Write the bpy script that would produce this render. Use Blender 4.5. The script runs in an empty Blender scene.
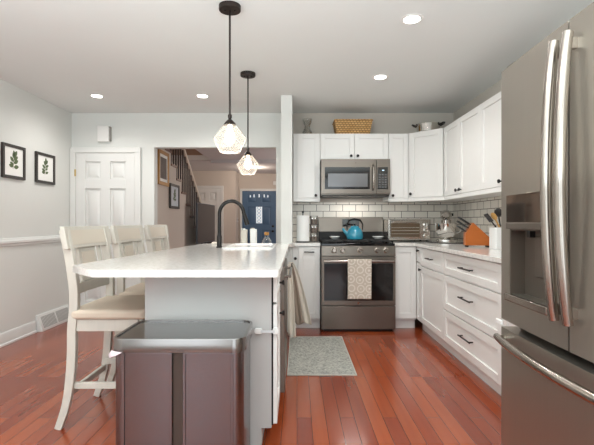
import bpy, bmesh, math, random
from mathutils import Vector, Matrix
random.seed(7)
PI = math.pi
S = bpy.context.scene
C = S.collection
R = math.radians

# ------------------------------------------------------------------ camera, world, light, exposure
F = 430.0; CH = 1.13
cd = bpy.data.cameras.new('camera'); cam = bpy.data.objects.new('camera', cd); C.objects.link(cam)
cam.location = (0, 0, CH); cam.rotation_euler = (PI/2, 0, 0)
cd.sensor_width = 36; cd.lens = F/594*36; cd.clip_start = .02; cd.clip_end = 100
S.camera = cam
S.view_settings.view_transform = 'Standard'; S.view_settings.look = 'None'
S.view_settings.gamma = 1; S.view_settings.use_curve_mapping = False
S.view_settings.exposure = 0.08
w = bpy.data.worlds.new('world'); S.world = w; w.use_nodes = True
bg = w.node_tree.nodes['Background']; bg.inputs[0].default_value = (.86, .93, 1, 1); bg.inputs[1].default_value = .7
def area(name, loc, rot, sx, sy, power, col=(1, 1, 1)):
    l = bpy.data.lights.new(name, 'AREA'); l.shape = 'RECTANGLE'; l.size = sx; l.size_y = sy
    l.energy = power; l.color = col
    o = bpy.data.objects.new(name, l); C.objects.link(o); o.location = loc; o.rotation_euler = rot
    return o
area('rear_fill_left', (-1.45, -2.15, 1.45), (R(90), 0, 0), 1.7, 1.9, 24, (.88, .97, 1))  # fill lamp added at an unseen opening behind the camera
area('rear_fill_right', (.75, -2.15, 1.25), (R(90), 0, 0), 1.7, 2.1, 24, (.88, .97, 1))  # second added fill from behind the camera, its opening is unseen
area('ceiling_fill', (-.3, -.2, 1.5), (R(170), 0, 0), 3.6, 2.4, 172, (.83, .95, .985))  # large upward panel added to brighten the ceiling
area('hall_fill', (1.6, 8.5, 1.5), (R(90), 0, R(90)), 2.0, 1.4, 44, (1, .97, .94))  # area lamp added inside the hall, no window on that side
def spot(loc, power, col=(1, .97, .93), size=R(165), blend=.9, rad=.06):
    l = bpy.data.lights.new('can_lamp', 'SPOT'); l.energy = power; l.color = col
    l.spot_size = size; l.spot_blend = blend; l.shadow_soft_size = rad
    o = bpy.data.objects.new('can_lamp', l); C.objects.link(o); o.location = loc
    return o
def point(loc, power, col=(1, .9, .78), rad=.04):
    l = bpy.data.lights.new('point_lamp', 'POINT'); l.energy = power; l.color = col; l.shadow_soft_size = rad
    o = bpy.data.objects.new('point_lamp', l); C.objects.link(o); o.location = loc
    return o
CAN_POWER = 36; PENDANT_POWER = .9
CANS = [(.74, 2.77), (.75, 3.87), (-2.07, 4.45), (-.98, 4.45), (.74, 1.0), (-2.07, 1.2), (-.98, 1.2)]

# ------------------------------------------------------------------ materials
def srgb(r, g, b):
    f = lambda c: ((c/255)/12.92 if c/255 <= .04045 else ((c/255+.055)/1.055)**2.4)
    return (f(r), f(g), f(b), 1)
def newmat(name):
    m = bpy.data.materials.new(name); m.use_nodes = True
    nt = m.node_tree; b = nt.nodes['Principled BSDF']
    return m, nt, b
def mat(name, col, rough=.5, metal=0, bump=0, bscale=60, var=.04, vscale=4, stretch=None, **kw):
    m, nt, b = newmat(name)
    b.inputs['Roughness'].default_value = rough; b.inputs['Metallic'].default_value = metal
    tc = nt.nodes.new('ShaderNodeTexCoord'); mp = nt.nodes.new('ShaderNodeMapping')
    nt.links.new(tc.outputs['Object'], mp.inputs[0])
    if stretch: mp.inputs['Scale'].default_value = stretch
    n = nt.nodes.new('ShaderNodeTexNoise'); n.inputs['Scale'].default_value = vscale; n.inputs['Detail'].default_value = 4
    nt.links.new(mp.outputs[0], n.inputs['Vector'])
    mx = nt.nodes.new('ShaderNodeMix'); mx.data_type = 'RGBA'
    mx.inputs[6].default_value = tuple(c*(1-var) for c in col[:3])+(1,)
    mx.inputs[7].default_value = tuple(min(1, c*(1+var)) for c in col[:3])+(1,)
    nt.links.new(n.outputs['Fac'], mx.inputs[0]); nt.links.new(mx.outputs[2], b.inputs['Base Color'])
    if bump:
        n2 = nt.nodes.new('ShaderNodeTexNoise'); n2.inputs['Scale'].default_value = bscale; n2.inputs['Detail'].default_value = 3
        nt.links.new(mp.outputs[0], n2.inputs['Vector'])
        bp = nt.nodes.new('ShaderNodeBump'); bp.inputs['Strength'].default_value = bump; bp.inputs['Distance'].default_value = .002
        nt.links.new(n2.outputs['Fac'], bp.inputs['Height']); nt.links.new(bp.outputs[0], b.inputs['Normal'])
    for k, v in kw.items(): b.inputs[k.replace('_', ' ')].default_value = v
    return m
def emis(name, col, s):
    m, nt, b = newmat(name); b.inputs['Base Color'].default_value = col
    b.inputs['Emission Color'].default_value = col; b.inputs['Emission Strength'].default_value = s
    return m
def glassmat(name, col=(1, 1, 1, 1), rough=.02, ior=1.45, bump=0, alpha=1):
    m, nt, b = newmat(name); b.inputs['Base Color'].default_value = col; b.inputs['Roughness'].default_value = rough
    b.inputs['IOR'].default_value = ior; b.inputs['Transmission Weight'].default_value = 1
    b.inputs['Alpha'].default_value = alpha
    return m
def thinglass(name, tint=(.95, .95, .93, 1), fac=.12, rough=.03):
    m, nt, b = newmat(name)
    t = nt.nodes.new('ShaderNodeBsdfTransparent'); t.inputs[0].default_value = tint
    g = nt.nodes.new('ShaderNodeBsdfGlossy'); g.inputs['Roughness'].default_value = rough
    fr = nt.nodes.new('ShaderNodeLayerWeight'); fr.inputs[0].default_value = fac
    n = nt.nodes.new('ShaderNodeTexNoise'); n.inputs['Scale'].default_value = 25
    bp = nt.nodes.new('ShaderNodeBump'); bp.inputs['Strength'].default_value = .4; bp.inputs['Distance'].default_value = .003
    nt.links.new(n.outputs['Fac'], bp.inputs['Height']); nt.links.new(bp.outputs[0], g.inputs['Normal']); nt.links.new(bp.outputs[0], fr.inputs['Normal'])
    mx = nt.nodes.new('ShaderNodeMixShader')
    nt.links.new(fr.outputs['Facing'], mx.inputs[0]); nt.links.new(t.outputs[0], mx.inputs[1]); nt.links.new(g.outputs[0], mx.inputs[2])
    nt.links.new(mx.outputs[0], nt.nodes['Material Output'].inputs[0])
    return m

def wood_floor():
    m, nt, b = newmat('cherry_plank_floor')
    tc = nt.nodes.new('ShaderNodeTexCoord'); mp = nt.nodes.new('ShaderNodeMapping'); mp.inputs['Rotation'].default_value = (0, 0, PI/2)
    nt.links.new(tc.outputs['Object'], mp.inputs[0])
    br = nt.nodes.new('ShaderNodeTexBrick'); br.inputs['Scale'].default_value = 1
    br.inputs['Brick Width'].default_value = 1.05; br.inputs['Row Height'].default_value = .083
    br.inputs['Mortar Size'].default_value = .0013; br.inputs['Mortar Smooth'].default_value = .3
    br.inputs['Color1'].default_value = (0, 0, 0, 1); br.inputs['Color2'].default_value = (1, 1, 1, 1); br.inputs['Mortar'].default_value = (0, 0, 0, 1)
    br.inputs['Bias'].default_value = 0
    br.offset = .37; br.offset_frequency = 3
    nt.links.new(mp.outputs[0], br.inputs['Vector'])
    cr = nt.nodes.new('ShaderNodeValToRGB'); e = cr.color_ramp.elements
    e[0].position = 0; e[0].color = srgb(134, 50, 20); e[1].position = 1; e[1].color = srgb(168, 80, 40)
    a = cr.color_ramp.elements.new(.5); a.color = srgb(150, 64, 29)
    nt.links.new(br.outputs['Color'], cr.inputs[0])
    mp2 = nt.nodes.new('ShaderNodeMapping'); mp2.inputs['Scale'].default_value = (28, 1.6, 1)
    nt.links.new(tc.outputs['Object'], mp2.inputs[0])
    n = nt.nodes.new('ShaderNodeTexNoise'); n.inputs['Scale'].default_value = 1; n.inputs['Detail'].default_value = 2
    nt.links.new(mp2.outputs[0], n.inputs['Vector'])
    cr2 = nt.nodes.new('ShaderNodeValToRGB'); cr2.color_ramp.elements[0].position = .3; cr2.color_ramp.elements[1].position = .72
    cr2.color_ramp.elements[0].color = (.86, .83, .8, 1); cr2.color_ramp.elements[1].color = (1.0, 1.0, 1.0, 1)
    nt.links.new(n.outputs['Fac'], cr2.inputs[0])
    mx = nt.nodes.new('ShaderNodeMix'); mx.data_type = 'RGBA'; mx.blend_type = 'MULTIPLY'; mx.inputs[0].default_value = 1
    nt.links.new(cr.outputs[0], mx.inputs[6]); nt.links.new(cr2.outputs[0], mx.inputs[7])
    mo = nt.nodes.new('ShaderNodeMix'); mo.data_type = 'RGBA'; mo.inputs[7].default_value = srgb(66, 24, 14)
    nt.links.new(br.outputs['Fac'], mo.inputs[0]); nt.links.new(mx.outputs[2], mo.inputs[6])
    nt.links.new(mo.outputs[2], b.inputs['Base Color'])
    b.inputs['Roughness'].default_value = .27
    b.inputs['Coat Weight'].default_value = .45; b.inputs['Coat Roughness'].default_value = .13
    bp = nt.nodes.new('ShaderNodeBump'); bp.inputs['Strength'].default_value = .25; bp.inputs['Distance'].default_value = .002; bp.invert = True
    nt.links.new(br.outputs['Fac'], bp.inputs['Height'])
    n3 = nt.nodes.new('ShaderNodeTexNoise'); n3.inputs['Scale'].default_value = 3
    bp2 = nt.nodes.new('ShaderNodeBump'); bp2.inputs['Strength'].default_value = .03; bp2.inputs['Distance'].default_value = .01
    nt.links.new(n3.outputs['Fac'], bp2.inputs['Height']); nt.links.new(bp.outputs[0], bp2.inputs['Normal'])
    nt.links.new(bp2.outputs[0], b.inputs['Normal'])
    return m
def tile_mat(name, axis):
    m, nt, b = newmat(name)
    tc = nt.nodes.new('ShaderNodeTexCoord'); sp = nt.nodes.new('ShaderNodeSeparateXYZ'); cb = nt.nodes.new('ShaderNodeCombineXYZ')
    nt.links.new(tc.outputs['Object'], sp.inputs[0]); nt.links.new(sp.outputs[axis], cb.inputs[0]); nt.links.new(sp.outputs[2], cb.inputs[1])
    br = nt.nodes.new('ShaderNodeTexBrick'); br.inputs['Scale'].default_value = 1
    br.inputs['Brick Width'].default_value = .156; br.inputs['Row Height'].default_value = .079; br.inputs['Mortar Size'].default_value = .0035
    br.inputs['Mortar Smooth'].default_value = .2
    br.inputs['Color1'].default_value = srgb(228, 222, 212); br.inputs['Color2'].default_value = srgb(240, 234, 224); br.inputs['Mortar'].default_value = srgb(112, 103, 94)
    nt.links.new(cb.outputs[0], br.inputs['Vector']); nt.links.new(br.outputs['Color'], b.inputs['Base Color'])
    b.inputs['Roughness'].default_value = .27
    bp = nt.nodes.new('ShaderNodeBump'); bp.inputs['Strength'].default_value = .5; bp.inputs['Distance'].default_value = .002; bp.invert = True
    nt.links.new(br.outputs['Fac'], bp.inputs['Height']); nt.links.new(bp.outputs[0], b.inputs['Normal'])
    return m
def quartz():
    m, nt, b = newmat('white_quartz')
    tc = nt.nodes.new('ShaderNodeTexCoord')
    n = nt.nodes.new('ShaderNodeTexNoise'); n.inputs['Scale'].default_value = 45; n.inputs['Detail'].default_value = 5
    nt.links.new(tc.outputs['Object'], n.inputs['Vector'])
    cr = nt.nodes.new('ShaderNodeValToRGB'); cr.color_ramp.elements[0].color = srgb(222, 219, 214); cr.color_ramp.elements[1].color = srgb(235, 233, 229)
    cr.color_ramp.elements[0].position = .35; cr.color_ramp.elements[1].position = .55
    nt.links.new(n.outputs['Fac'], cr.inputs[0]); nt.links.new(cr.outputs[0], b.inputs['Base Color'])
    b.inputs['Roughness'].default_value = .1
    return m
def rug_mat():
    m, nt, b = newmat('grey_flecked_pile')
    tc = nt.nodes.new('ShaderNodeTexCoord')
    n = nt.nodes.new('ShaderNodeTexNoise'); n.inputs['Scale'].default_value = 60; n.inputs['Detail'].default_value = 8; n.inputs['Roughness'].default_value = .8
    nt.links.new(tc.outputs['Object'], n.inputs['Vector'])
    cr = nt.nodes.new('ShaderNodeValToRGB'); cr.color_ramp.elements[0].color = srgb(104, 108, 104); cr.color_ramp.elements[1].color = srgb(214, 212, 202)
    cr.color_ramp.elements[0].position = .36; cr.color_ramp.elements[1].position = .66
    nt.links.new(n.outputs['Fac'], cr.inputs[0]); nt.links.new(cr.outputs[0], b.inputs['Base Color'])
    b.inputs['Roughness'].default_value = .95
    bp = nt.nodes.new('ShaderNodeBump'); bp.inputs['Strength'].default_value = .6; bp.inputs['Distance'].default_value = .004
    nt.links.new(n.outputs['Fac'], bp.inputs['Height']); nt.links.new(bp.outputs[0], b.inputs['Normal'])
    return m
def wicker_mat():
    m, nt, b = newmat('woven_wicker')
    tc = nt.nodes.new('ShaderNodeTexCoord')
    ck = nt.nodes.new('ShaderNodeTexBrick'); ck.inputs['Scale'].default_value = 1
    sp = nt.nodes.new('ShaderNodeSeparateXYZ'); cb = nt.nodes.new('ShaderNodeCombineXYZ'); ad = nt.nodes.new('ShaderNodeMath')
    nt.links.new(tc.outputs['Object'], sp.inputs[0]); nt.links.new(sp.outputs[0], ad.inputs[0]); nt.links.new(sp.outputs[1], ad.inputs[1])
    nt.links.new(ad.outputs[0], cb.inputs[0]); nt.links.new(sp.outputs[2], cb.inputs[1]); nt.links.new(cb.outputs[0], ck.inputs['Vector'])
    ck.inputs['Brick Width'].default_value = .035; ck.inputs['Row Height'].default_value = .022; ck.inputs['Mortar Size'].default_value = .003
    ck.inputs['Color1'].default_value = srgb(206, 160, 98); ck.inputs['Color2'].default_value = srgb(226, 184, 124); ck.inputs['Mortar'].default_value = srgb(134, 92, 48)
    nt.links.new(ck.outputs['Color'], b.inputs['Base Color']); b.inputs['Roughness'].default_value = .7
    bp = nt.nodes.new('ShaderNodeBump'); bp.invert = True; bp.inputs['Distance'].default_value = .004
    nt.links.new(ck.outputs['Fac'], bp.inputs['Height']); nt.links.new(bp.outputs[0], b.inputs['Normal'])
    return m
def medallion_cloth():
    m, nt, b = newmat('medallion_print_cotton')
    tc = nt.nodes.new('ShaderNodeTexCoord'); v = nt.nodes.new('ShaderNodeTexVoronoi'); v.inputs['Scale'].default_value = 11
    v.inputs['Randomness'].default_value = .15
    nt.links.new(tc.outputs['Object'], v.inputs['Vector'])
    mt = nt.nodes.new('ShaderNodeMath'); mt.operation = 'MULTIPLY'; mt.inputs[1].default_value = 20
    sn = nt.nodes.new('ShaderNodeMath'); sn.operation = 'SINE'
    nt.links.new(v.outputs['Distance'], mt.inputs[0]); nt.links.new(mt.outputs[0], sn.inputs[0])
    cr = nt.nodes.new('ShaderNodeValToRGB'); cr.color_ramp.elements[0].color = srgb(200, 188, 173); cr.color_ramp.elements[1].color = srgb(224, 216, 206)
    cr.color_ramp.elements[0].position = .2; cr.color_ramp.elements[1].position = .6
    nt.links.new(sn.outputs[0], cr.inputs[0]); nt.links.new(cr.outputs[0], b.inputs['Base Color']); b.inputs['Roughness'].default_value = .9
    return m
def globe_mat():
    m, nt, b = newmat('seeded_glass')
    t = nt.nodes.new('ShaderNodeBsdfTransparent'); t.inputs[0].default_value = (.97, .96, .94, 1)
    tl = nt.nodes.new('ShaderNodeBsdfTranslucent'); tl.inputs[0].default_value = (.95, .93, .9, 1)
    df = nt.nodes.new('ShaderNodeBsdfDiffuse'); df.inputs[0].default_value = (.9, .88, .85, 1)
    g = nt.nodes.new('ShaderNodeBsdfGlossy'); g.inputs['Roughness'].default_value = .08
    a = nt.nodes.new('ShaderNodeMixShader'); a.inputs[0].default_value = .4
    nt.links.new(tl.outputs[0], a.inputs[1]); nt.links.new(df.outputs[0], a.inputs[2])
    n = nt.nodes.new('ShaderNodeTexVoronoi'); n.inputs['Scale'].default_value = 60
    lw = nt.nodes.new('ShaderNodeLayerWeight'); lw.inputs[0].default_value = .3
    mr = nt.nodes.new('ShaderNodeMapRange'); mr.inputs[3].default_value = .1; mr.inputs[4].default_value = .5
    nt.links.new(lw.outputs['Facing'], mr.inputs[0])
    c = nt.nodes.new('ShaderNodeMixShader'); nt.links.new(mr.outputs[0], c.inputs[0]); nt.links.new(t.outputs[0], c.inputs[1]); nt.links.new(a.outputs[0], c.inputs[2])
    d = nt.nodes.new('ShaderNodeMixShader'); d.inputs[0].default_value = .12
    nt.links.new(c.outputs[0], d.inputs[1]); nt.links.new(g.outputs[0], d.inputs[2])
    bp = nt.nodes.new('ShaderNodeBump'); bp.inputs['Strength'].default_value = .15; bp.inputs['Distance'].default_value = .003
    nt.links.new(n.outputs['Distance'], bp.inputs['Height']); nt.links.new(bp.outputs[0], g.inputs['Normal'])
    nt.links.new(d.outputs[0], nt.nodes['Material Output'].inputs[0])
    return m
M = dict(
    wall_kitchen=mat('kitchen_wall_tone', srgb(204, 196, 186), .85, var=.01, bump=.05, bscale=200),  # kitchen walls set darker and warmer than the other walls
    wall=mat('greige_wall_paint', srgb(222, 223, 219), .85, var=.01, bump=.05, bscale=200),
    wall_hall=mat('beige_hall_paint', srgb(210, 199, 188), .85, var=.01),
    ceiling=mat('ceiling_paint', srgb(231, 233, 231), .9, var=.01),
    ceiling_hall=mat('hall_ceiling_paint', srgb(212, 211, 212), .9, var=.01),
    trim=mat('white_trim_paint', srgb(226, 226, 223), .35, var=.01),
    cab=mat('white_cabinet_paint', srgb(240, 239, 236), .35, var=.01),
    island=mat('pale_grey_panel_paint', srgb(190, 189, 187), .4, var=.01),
    floor=wood_floor(), tile_b=tile_mat('subway_tile', 0), tile_r=tile_mat('subway_tile_side', 1), quartz=quartz(),
    rug=rug_mat(), rug_edge=mat('rug_binding', srgb(200, 198, 188), .9),
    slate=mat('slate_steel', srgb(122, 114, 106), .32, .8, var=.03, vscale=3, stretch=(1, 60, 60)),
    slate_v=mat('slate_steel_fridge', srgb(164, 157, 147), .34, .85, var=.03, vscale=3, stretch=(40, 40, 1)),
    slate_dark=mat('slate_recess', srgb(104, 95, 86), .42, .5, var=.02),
    steel=mat('brushed_steel', srgb(200, 196, 190), .22, 1, var=.03, vscale=4, stretch=(1, 1, 60)),
    steel_bin=mat('brushed_steel_bin', srgb(130, 130, 134), .27, 1, var=.04, vscale=3, stretch=(60, 60, 1)),
    steel_lid=mat('dark_steel_lid', srgb(150, 150, 150), .2, 1, var=.02),
    rim=mat('rim_steel', srgb(140, 136, 134), .2, 1, var=.02), inset=mat('stool_inset', srgb(208, 198, 184), .6, var=.03), channel=mat('dark_channel', srgb(74, 64, 58), .4, .3),
    chrome=mat('polished_steel', srgb(222, 220, 216), .1, 1, var=.01),
    handle=mat('satin_handle_steel', srgb(168, 160, 152), .24, 1, var=.02),
    black=mat('black_metal', srgb(28, 25, 24), .4, .3, var=.05),
    bronze=mat('dark_bronze', srgb(44, 36, 32), .4, .5, var=.05),
    black_gloss=mat('black_glass', srgb(20, 19, 20), .06, 0, var=.02),
    oven_glass=mat('oven_glass', srgb(26, 24, 24), .07, 0, var=.02),
    iron=mat('cast_iron', srgb(26, 25, 26), .6, 0, var=.1),
    gasket_gap=mat('black_gasket_gap', srgb(12, 11, 11), .7),
    stool=mat('whitewashed_wood', srgb(204, 199, 189), .5, var=.07, vscale=6, stretch=(8, 8, 1)),
    cushion=mat('beige_upholstery', srgb(214, 200, 182), .9, var=.05, vscale=14, bump=.3, bscale=300),
    white_plastic=mat('white_plastic', srgb(236, 235, 232), .35, var=.01),
    clear_plastic=mat('milky_plastic', srgb(214, 216, 218), .3, var=.01),
    pink=mat('pale_pink_bag', srgb(232, 214, 220), .5, var=.03),
    paper=mat('paper_towel', srgb(240, 240, 238), .9, bump=.3, bscale=80, var=.01),
    teal=mat('teal_enamel', srgb(52, 150, 178), .15, var=.06, Coat_Weight=.6),
    ceramic=mat('white_ceramic', srgb(240, 240, 238), .15, var=.01),
    wicker=wicker_mat(), cloth=medallion_cloth(),
    linen=mat('cream_linen', srgb(226, 217, 204), .95, bump=.3, bscale=150, var=.05),
    linen_brown=mat('taupe_linen', srgb(158, 142, 128), .95, bump=.3, bscale=150, var=.06),
    orange_wood=mat('orange_beech', srgb(186, 100, 34), .4, var=.12, vscale=3, stretch=(3, 3, 30)),
    tan_wood=mat('tan_utensil_wood', srgb(196, 150, 84), .5, var=.08),
    frame_black=mat('espresso_frame', srgb(46, 40, 36), .45, var=.08),
    gold=mat('aged_gold_frame', srgb(168, 126, 70), .4, .4, var=.2, vscale=20),
    mat_white=mat('mat_board', srgb(242, 241, 237), .9, var=.01),
    leaf=mat('printed_green', srgb(96, 110, 76), .8, var=.2, vscale=60),
    art_grey=mat('printed_landscape', srgb(120, 112, 106), .8, var=.35, vscale=9),
    art_blue=mat('printed_blue_grey', srgb(206, 212, 218), .8, var=.05),
    brass=mat('brass_hinge', srgb(196, 168, 110), .3, .9),
    blue=mat('navy_door_paint', srgb(76, 104, 134), .4, var=.03),
    door_glass=emis('daylit_leaded_glass', srgb(206, 214, 220), .75),
    baluster=mat('dark_baluster_paint', srgb(74, 62, 58), .5, var=.05),
    stair=mat('stair_tread_wood', srgb(104, 66, 46), .4, var=.1),
    well=mat('stairwell_taupe', srgb(150, 124, 108), .8, var=.02),
    rail=mat('cream_handrail', srgb(222, 208, 190), .4, var=.02),
    screen=mat('television_screen', srgb(34, 38, 44), .12, 0, var=.02),
    tvframe=mat('television_bezel', srgb(70, 76, 84), .35, .3),
    console=mat('dark_console_wood', srgb(60, 46, 38), .5, var=.1),
    lens=emis('lit_lens', (1, .96, .9, 1), 9),
    bulb=emis('lit_filament_bulb', (1, .82, .58, 1), 7),
    globe=globe_mat(),
    jar=thinglass('clear_jar_glass', (.86, .9, .92, 1), .5),
    vase=thinglass('smoky_clear_glass', (.93, .93, .92, 1), .35),
    amber=mat('amber_liquid', srgb(170, 120, 60), .2), kn=mat('knife_handle', srgb(34, 32, 34), .35, .1),
    tray=mat('stainless_rack', srgb(112, 96, 78), .35, .6, var=.1), spice=mat('spice_contents', srgb(110, 96, 86), .6, var=.4, vscale=30),
    ink=mat('grey_print', srgb(70, 66, 66), .5),
    grille=mat('grille_slot_grey', srgb(150, 148, 144), .6), cream_bottle=mat('cream_bottle', srgb(206, 200, 188), .3),
    outside=mat('lawn', srgb(120, 130, 100), 1), gray_button=mat('grey_keypad', srgb(96, 96, 98), .35), lit_digits=emis('display_digits', (.6, .8, 1, 1), .5),
)

# ------------------------------------------------------------------ helpers
def rz(a): return Matrix.Rotation(a, 4, 'Z')
def T(x, y, z): return Matrix.Translation((x, y, z))
class MB:
    def __init__(s): s.bm = bmesh.new()
    def _add(s, vs, fs, mt=None):
        b = [s.bm.verts.new((mt @ Vector(v)) if mt else v) for v in vs]
        for f in fs:
            try: s.bm.faces.new([b[i] for i in f])
            except ValueError: pass
        return s
    def box(s, x0, x1, y0, y1, z0, z1, mt=None):
        vs = [(x0, y0, z0), (x1, y0, z0), (x1, y1, z0), (x0, y1, z0), (x0, y0, z1), (x1, y0, z1), (x1, y1, z1), (x0, y1, z1)]
        return s._add(vs, [(3, 2, 1, 0), (4, 5, 6, 7), (0, 1, 5, 4), (1, 2, 6, 5), (2, 3, 7, 6), (3, 0, 4, 7)], mt)
    def prism(s, pts, z0, z1, mt=None):          # polygon in xy, extruded in z
        n = len(pts); vs = [(p[0], p[1], z0) for p in pts]+[(p[0], p[1], z1) for p in pts]
        fs = [tuple(reversed(range(n))), tuple(range(n, 2*n))]+[(i, (i+1) % n, n+(i+1) % n, n+i) for i in range(n)]
        return s._add(vs, fs, mt)
    def lathe(s, prof, n=24, mt=None, cap=True):  # prof: (r, z)
        vs = []; fs = []
        for r, z in prof:
            for k in range(n): a = 2*PI*k/n; vs.append((r*math.cos(a), r*math.sin(a), z))
        for j in range(len(prof)-1):
            for k in range(n): fs.append((j*n+k, j*n+(k+1) % n, (j+1)*n+(k+1) % n, (j+1)*n+k))
        if cap: fs.append(tuple(reversed(range(n)))); m_ = (len(prof)-1)*n; fs.append(tuple(range(m_, m_+n)))
        return s._add(vs, fs, mt)
    def cyl(s, p0, p1, r, r1=None, n=16):
        p0 = Vector(p0); p1 = Vector(p1); d = p1-p0; q = d.to_track_quat('Z', 'Y').to_matrix().to_4x4()
        return s.lathe([(r, 0), (r if r1 is None else r1, d.length)], n, Matrix.Translation(p0) @ q)
    def tube(s, pts, r, n=12, closed=False, flat=1, up=None):    # r: number or list
        P = [Vector(p) for p in pts]; m_ = len(P); rr = r if isinstance(r, (list, tuple)) else [r]*m_
        vs = []; ref = Vector(up) if up else None
        for i in range(m_):
            a = P[(i-1) % m_] if (closed or i > 0) else P[0]; b = P[(i+1) % m_] if (closed or i < m_-1) else P[-1]
            t = (b-a).normalized()
            if ref is None: ref = Vector((0, 0, 1)) if abs(t.z) < .9 else Vector((1, 0, 0))
            u = (ref-t*ref.dot(t)).normalized(); v = t.cross(u)
            if not up: ref = u
            for k in range(n): an = 2*PI*k/n; vs.append(P[i]+u*math.cos(an)*rr[i]*flat+v*math.sin(an)*rr[i])
        fs = []
        for i in range(m_ if closed else m_-1):
            j = (i+1) % m_
            for k in range(n): fs.append((i*n+k, i*n+(k+1) % n, j*n+(k+1) % n, j*n+k))
        if not closed: fs.append(tuple(reversed(range(n)))); fs.append(tuple(range((m_-1)*n, m_*n)))
        return s._add(vs, fs)
    def ribbon(s, pts, w, d, ax='y'):   # rectangular section swept along pts lying in the xz plane; w across y
        P = [Vector(p) for p in pts]; vs = []
        for i, p in enumerate(P):
            t = (P[min(i+1, len(P)-1)]-P[max(i-1, 0)]).normalized(); nn = Vector((-t.z, 0, t.x))
            dd = d[i] if isinstance(d, (list, tuple)) else d
            for a, b in ((-1, -1), (1, -1), (1, 1), (-1, 1)): vs.append(p+nn*dd/2*a+Vector((0, w/2*b, 0)))
        fs = [(3, 2, 1, 0), tuple(range(len(vs)-4, len(vs)))]
        for i in range(len(P)-1):
            for k in range(4): fs.append((i*4+k, i*4+(k+1) % 4, i*4+4+(k+1) % 4, i*4+4+k))
        return s._add(vs, fs)
    def sphere(s, c, rx, ry=None, rz_=None, n=16, m_=10):
        ry = rx if ry is None else ry; rz_ = rx if rz_ is None else rz_
        pr = [(max(1e-4, math.sin(PI*i/m_)), -math.cos(PI*i/m_)) for i in range(m_+1)]
        return s.lathe(pr, n, T(*c) @ Matrix.Diagonal((rx, ry, rz_, 1)), cap=True)
    def sheet(s, f, nu, nv, th):        # thin sheet f(u,v)->Vector, thickness th
        vs = [Vector(f(i/nu, j/nv)) for i in range(nu+1) for j in range(nv+1)]
        fs = [(i*(nv+1)+j, (i+1)*(nv+1)+j, (i+1)*(nv+1)+j+1, i*(nv+1)+j+1) for i in range(nu) for j in range(nv)]
        s._add(vs, fs); s.th = th; return s
    def build(s, name, m, parent=None, bevel=0, seg=2, label=None, sub=0, angle=35):
        bm = s.bm
        bmesh.ops.recalc_face_normals(bm, faces=bm.faces)
        for f in bm.faces: f.smooth = True
        for e in bm.edges:
            if len(e.link_faces) == 2 and e.calc_face_angle(0) > R(angle): e.smooth = False
        me = bpy.data.meshes.new(name); bm.to_mesh(me); bm.free(); me.materials.append(M[m] if isinstance(m, str) else m)
        o = bpy.data.objects.new(name, me); C.objects.link(o)
        if parent: o.parent = parent
        if hasattr(s, 'th'):
            md = o.modifiers.new('thickness', 'SOLIDIFY'); md.thickness = s.th; md.offset = 0
        if bevel:
            md = o.modifiers.new('bevel', 'BEVEL'); md.width = bevel; md.segments = seg; md.limit_method = 'ANGLE'; md.angle_limit = R(40)
            md.harden_normals = True
        if sub:
            md = o.modifiers.new('subd', 'SUBSURF'); md.levels = sub; md.render_levels = sub
        if label: o['label'] = label
        return o
def thing(name, label, cat, loc=(0, 0, 0), rot=0, group=None):
    o = bpy.data.objects.new(name, None); C.objects.link(o); o.location = loc; o.rotation_euler = (0, 0, rot)
    o.empty_display_size = .05
    o['label'] = label; o['category'] = cat
    if group: o['group'] = group
    return o
def struct(o): o['kind'] = 'structure'; return o
def tag(o, label, cat, group=None):
    o['label'] = label; o['category'] = cat
    if group: o['group'] = group
    return o
def dup(o, loc, rot=None, label=None, group=None):
    def rec(a, p):
        c = a.copy(); C.objects.link(c); c.parent = p
        for ch in list(a.children): rec(ch, c)
        return c
    r = rec(o, None); r.location = loc
    if rot is not None: r.rotation_euler = (0, 0, rot)
    if label: r['label'] = label
    if group: r['group'] = group
    return r
def rrect(x0, x1, y0, y1, r, n=6):
    pts = []
    for cx, cy, a0 in ((x1-r, y0+r, -90), (x1-r, y1-r, 0), (x0+r, y1-r, 90), (x0+r, y0+r, 180)):
        for k in range(n+1): a = R(a0+90*k/n); pts.append((cx+r*math.cos(a), cy+r*math.sin(a)))
    return pts
def textmesh(name, body, size, m, parent, loc, rot):
    cu = bpy.data.curves.new(name, 'FONT'); cu.body = body; cu.size = size; cu.extrude = .0003; cu.align_x = 'CENTER'; cu.align_y = 'CENTER'
    t = bpy.data.objects.new(name, cu); C.objects.link(t)
    dg = bpy.context.evaluated_depsgraph_get(); me = bpy.data.meshes.new_from_object(t.evaluated_get(dg))
    bpy.data.objects.remove(t); me.materials.clear(); me.materials.append(M[m])
    o = bpy.data.objects.new(name, me); C.objects.link(o); o.parent = parent; o.location = loc; o.rotation_euler = rot
    return o

# ------------------------------------------------------------------ the room
XL, XR, YB, H = -2.70, 1.87, 5.15, 2.44
YR = -2.3; YF = 11.5; WT = .12
struct(MB().box(XL-.1, XR+.1, YR-.1, YF+.1, -.1, 0).build('floor', 'floor'))
b = MB().box(XL-.1, XR+.1, YR-.1, YB+WT, H, H+.1)
struct(b.build('ceiling', 'ceiling'))
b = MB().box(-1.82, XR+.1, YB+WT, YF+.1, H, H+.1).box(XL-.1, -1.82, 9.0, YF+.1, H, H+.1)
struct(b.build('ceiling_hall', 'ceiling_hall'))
struct(MB().box(-1.80, 1.87, 8.95, 9.15, H-.07, H-.001).build('trim_ceiling_beam', 'ceiling_hall'))
b = MB().box(XL-.1, XL, YB+WT, 9.0, H+.1, 3.9).box(XL, -1.82, 9.0, 9.1, H+.1, 3.9).box(-1.82, -1.72, YB+WT, 9.1, H+.1, 3.9).box(XL-.1, -1.72, YB+WT, 9.1, 3.9, 4.0).box(XL-.1, -1.72, YB, YB+WT, H+.1, 3.9)
struct(b.build('wall_stairwell', 'well'))
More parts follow.
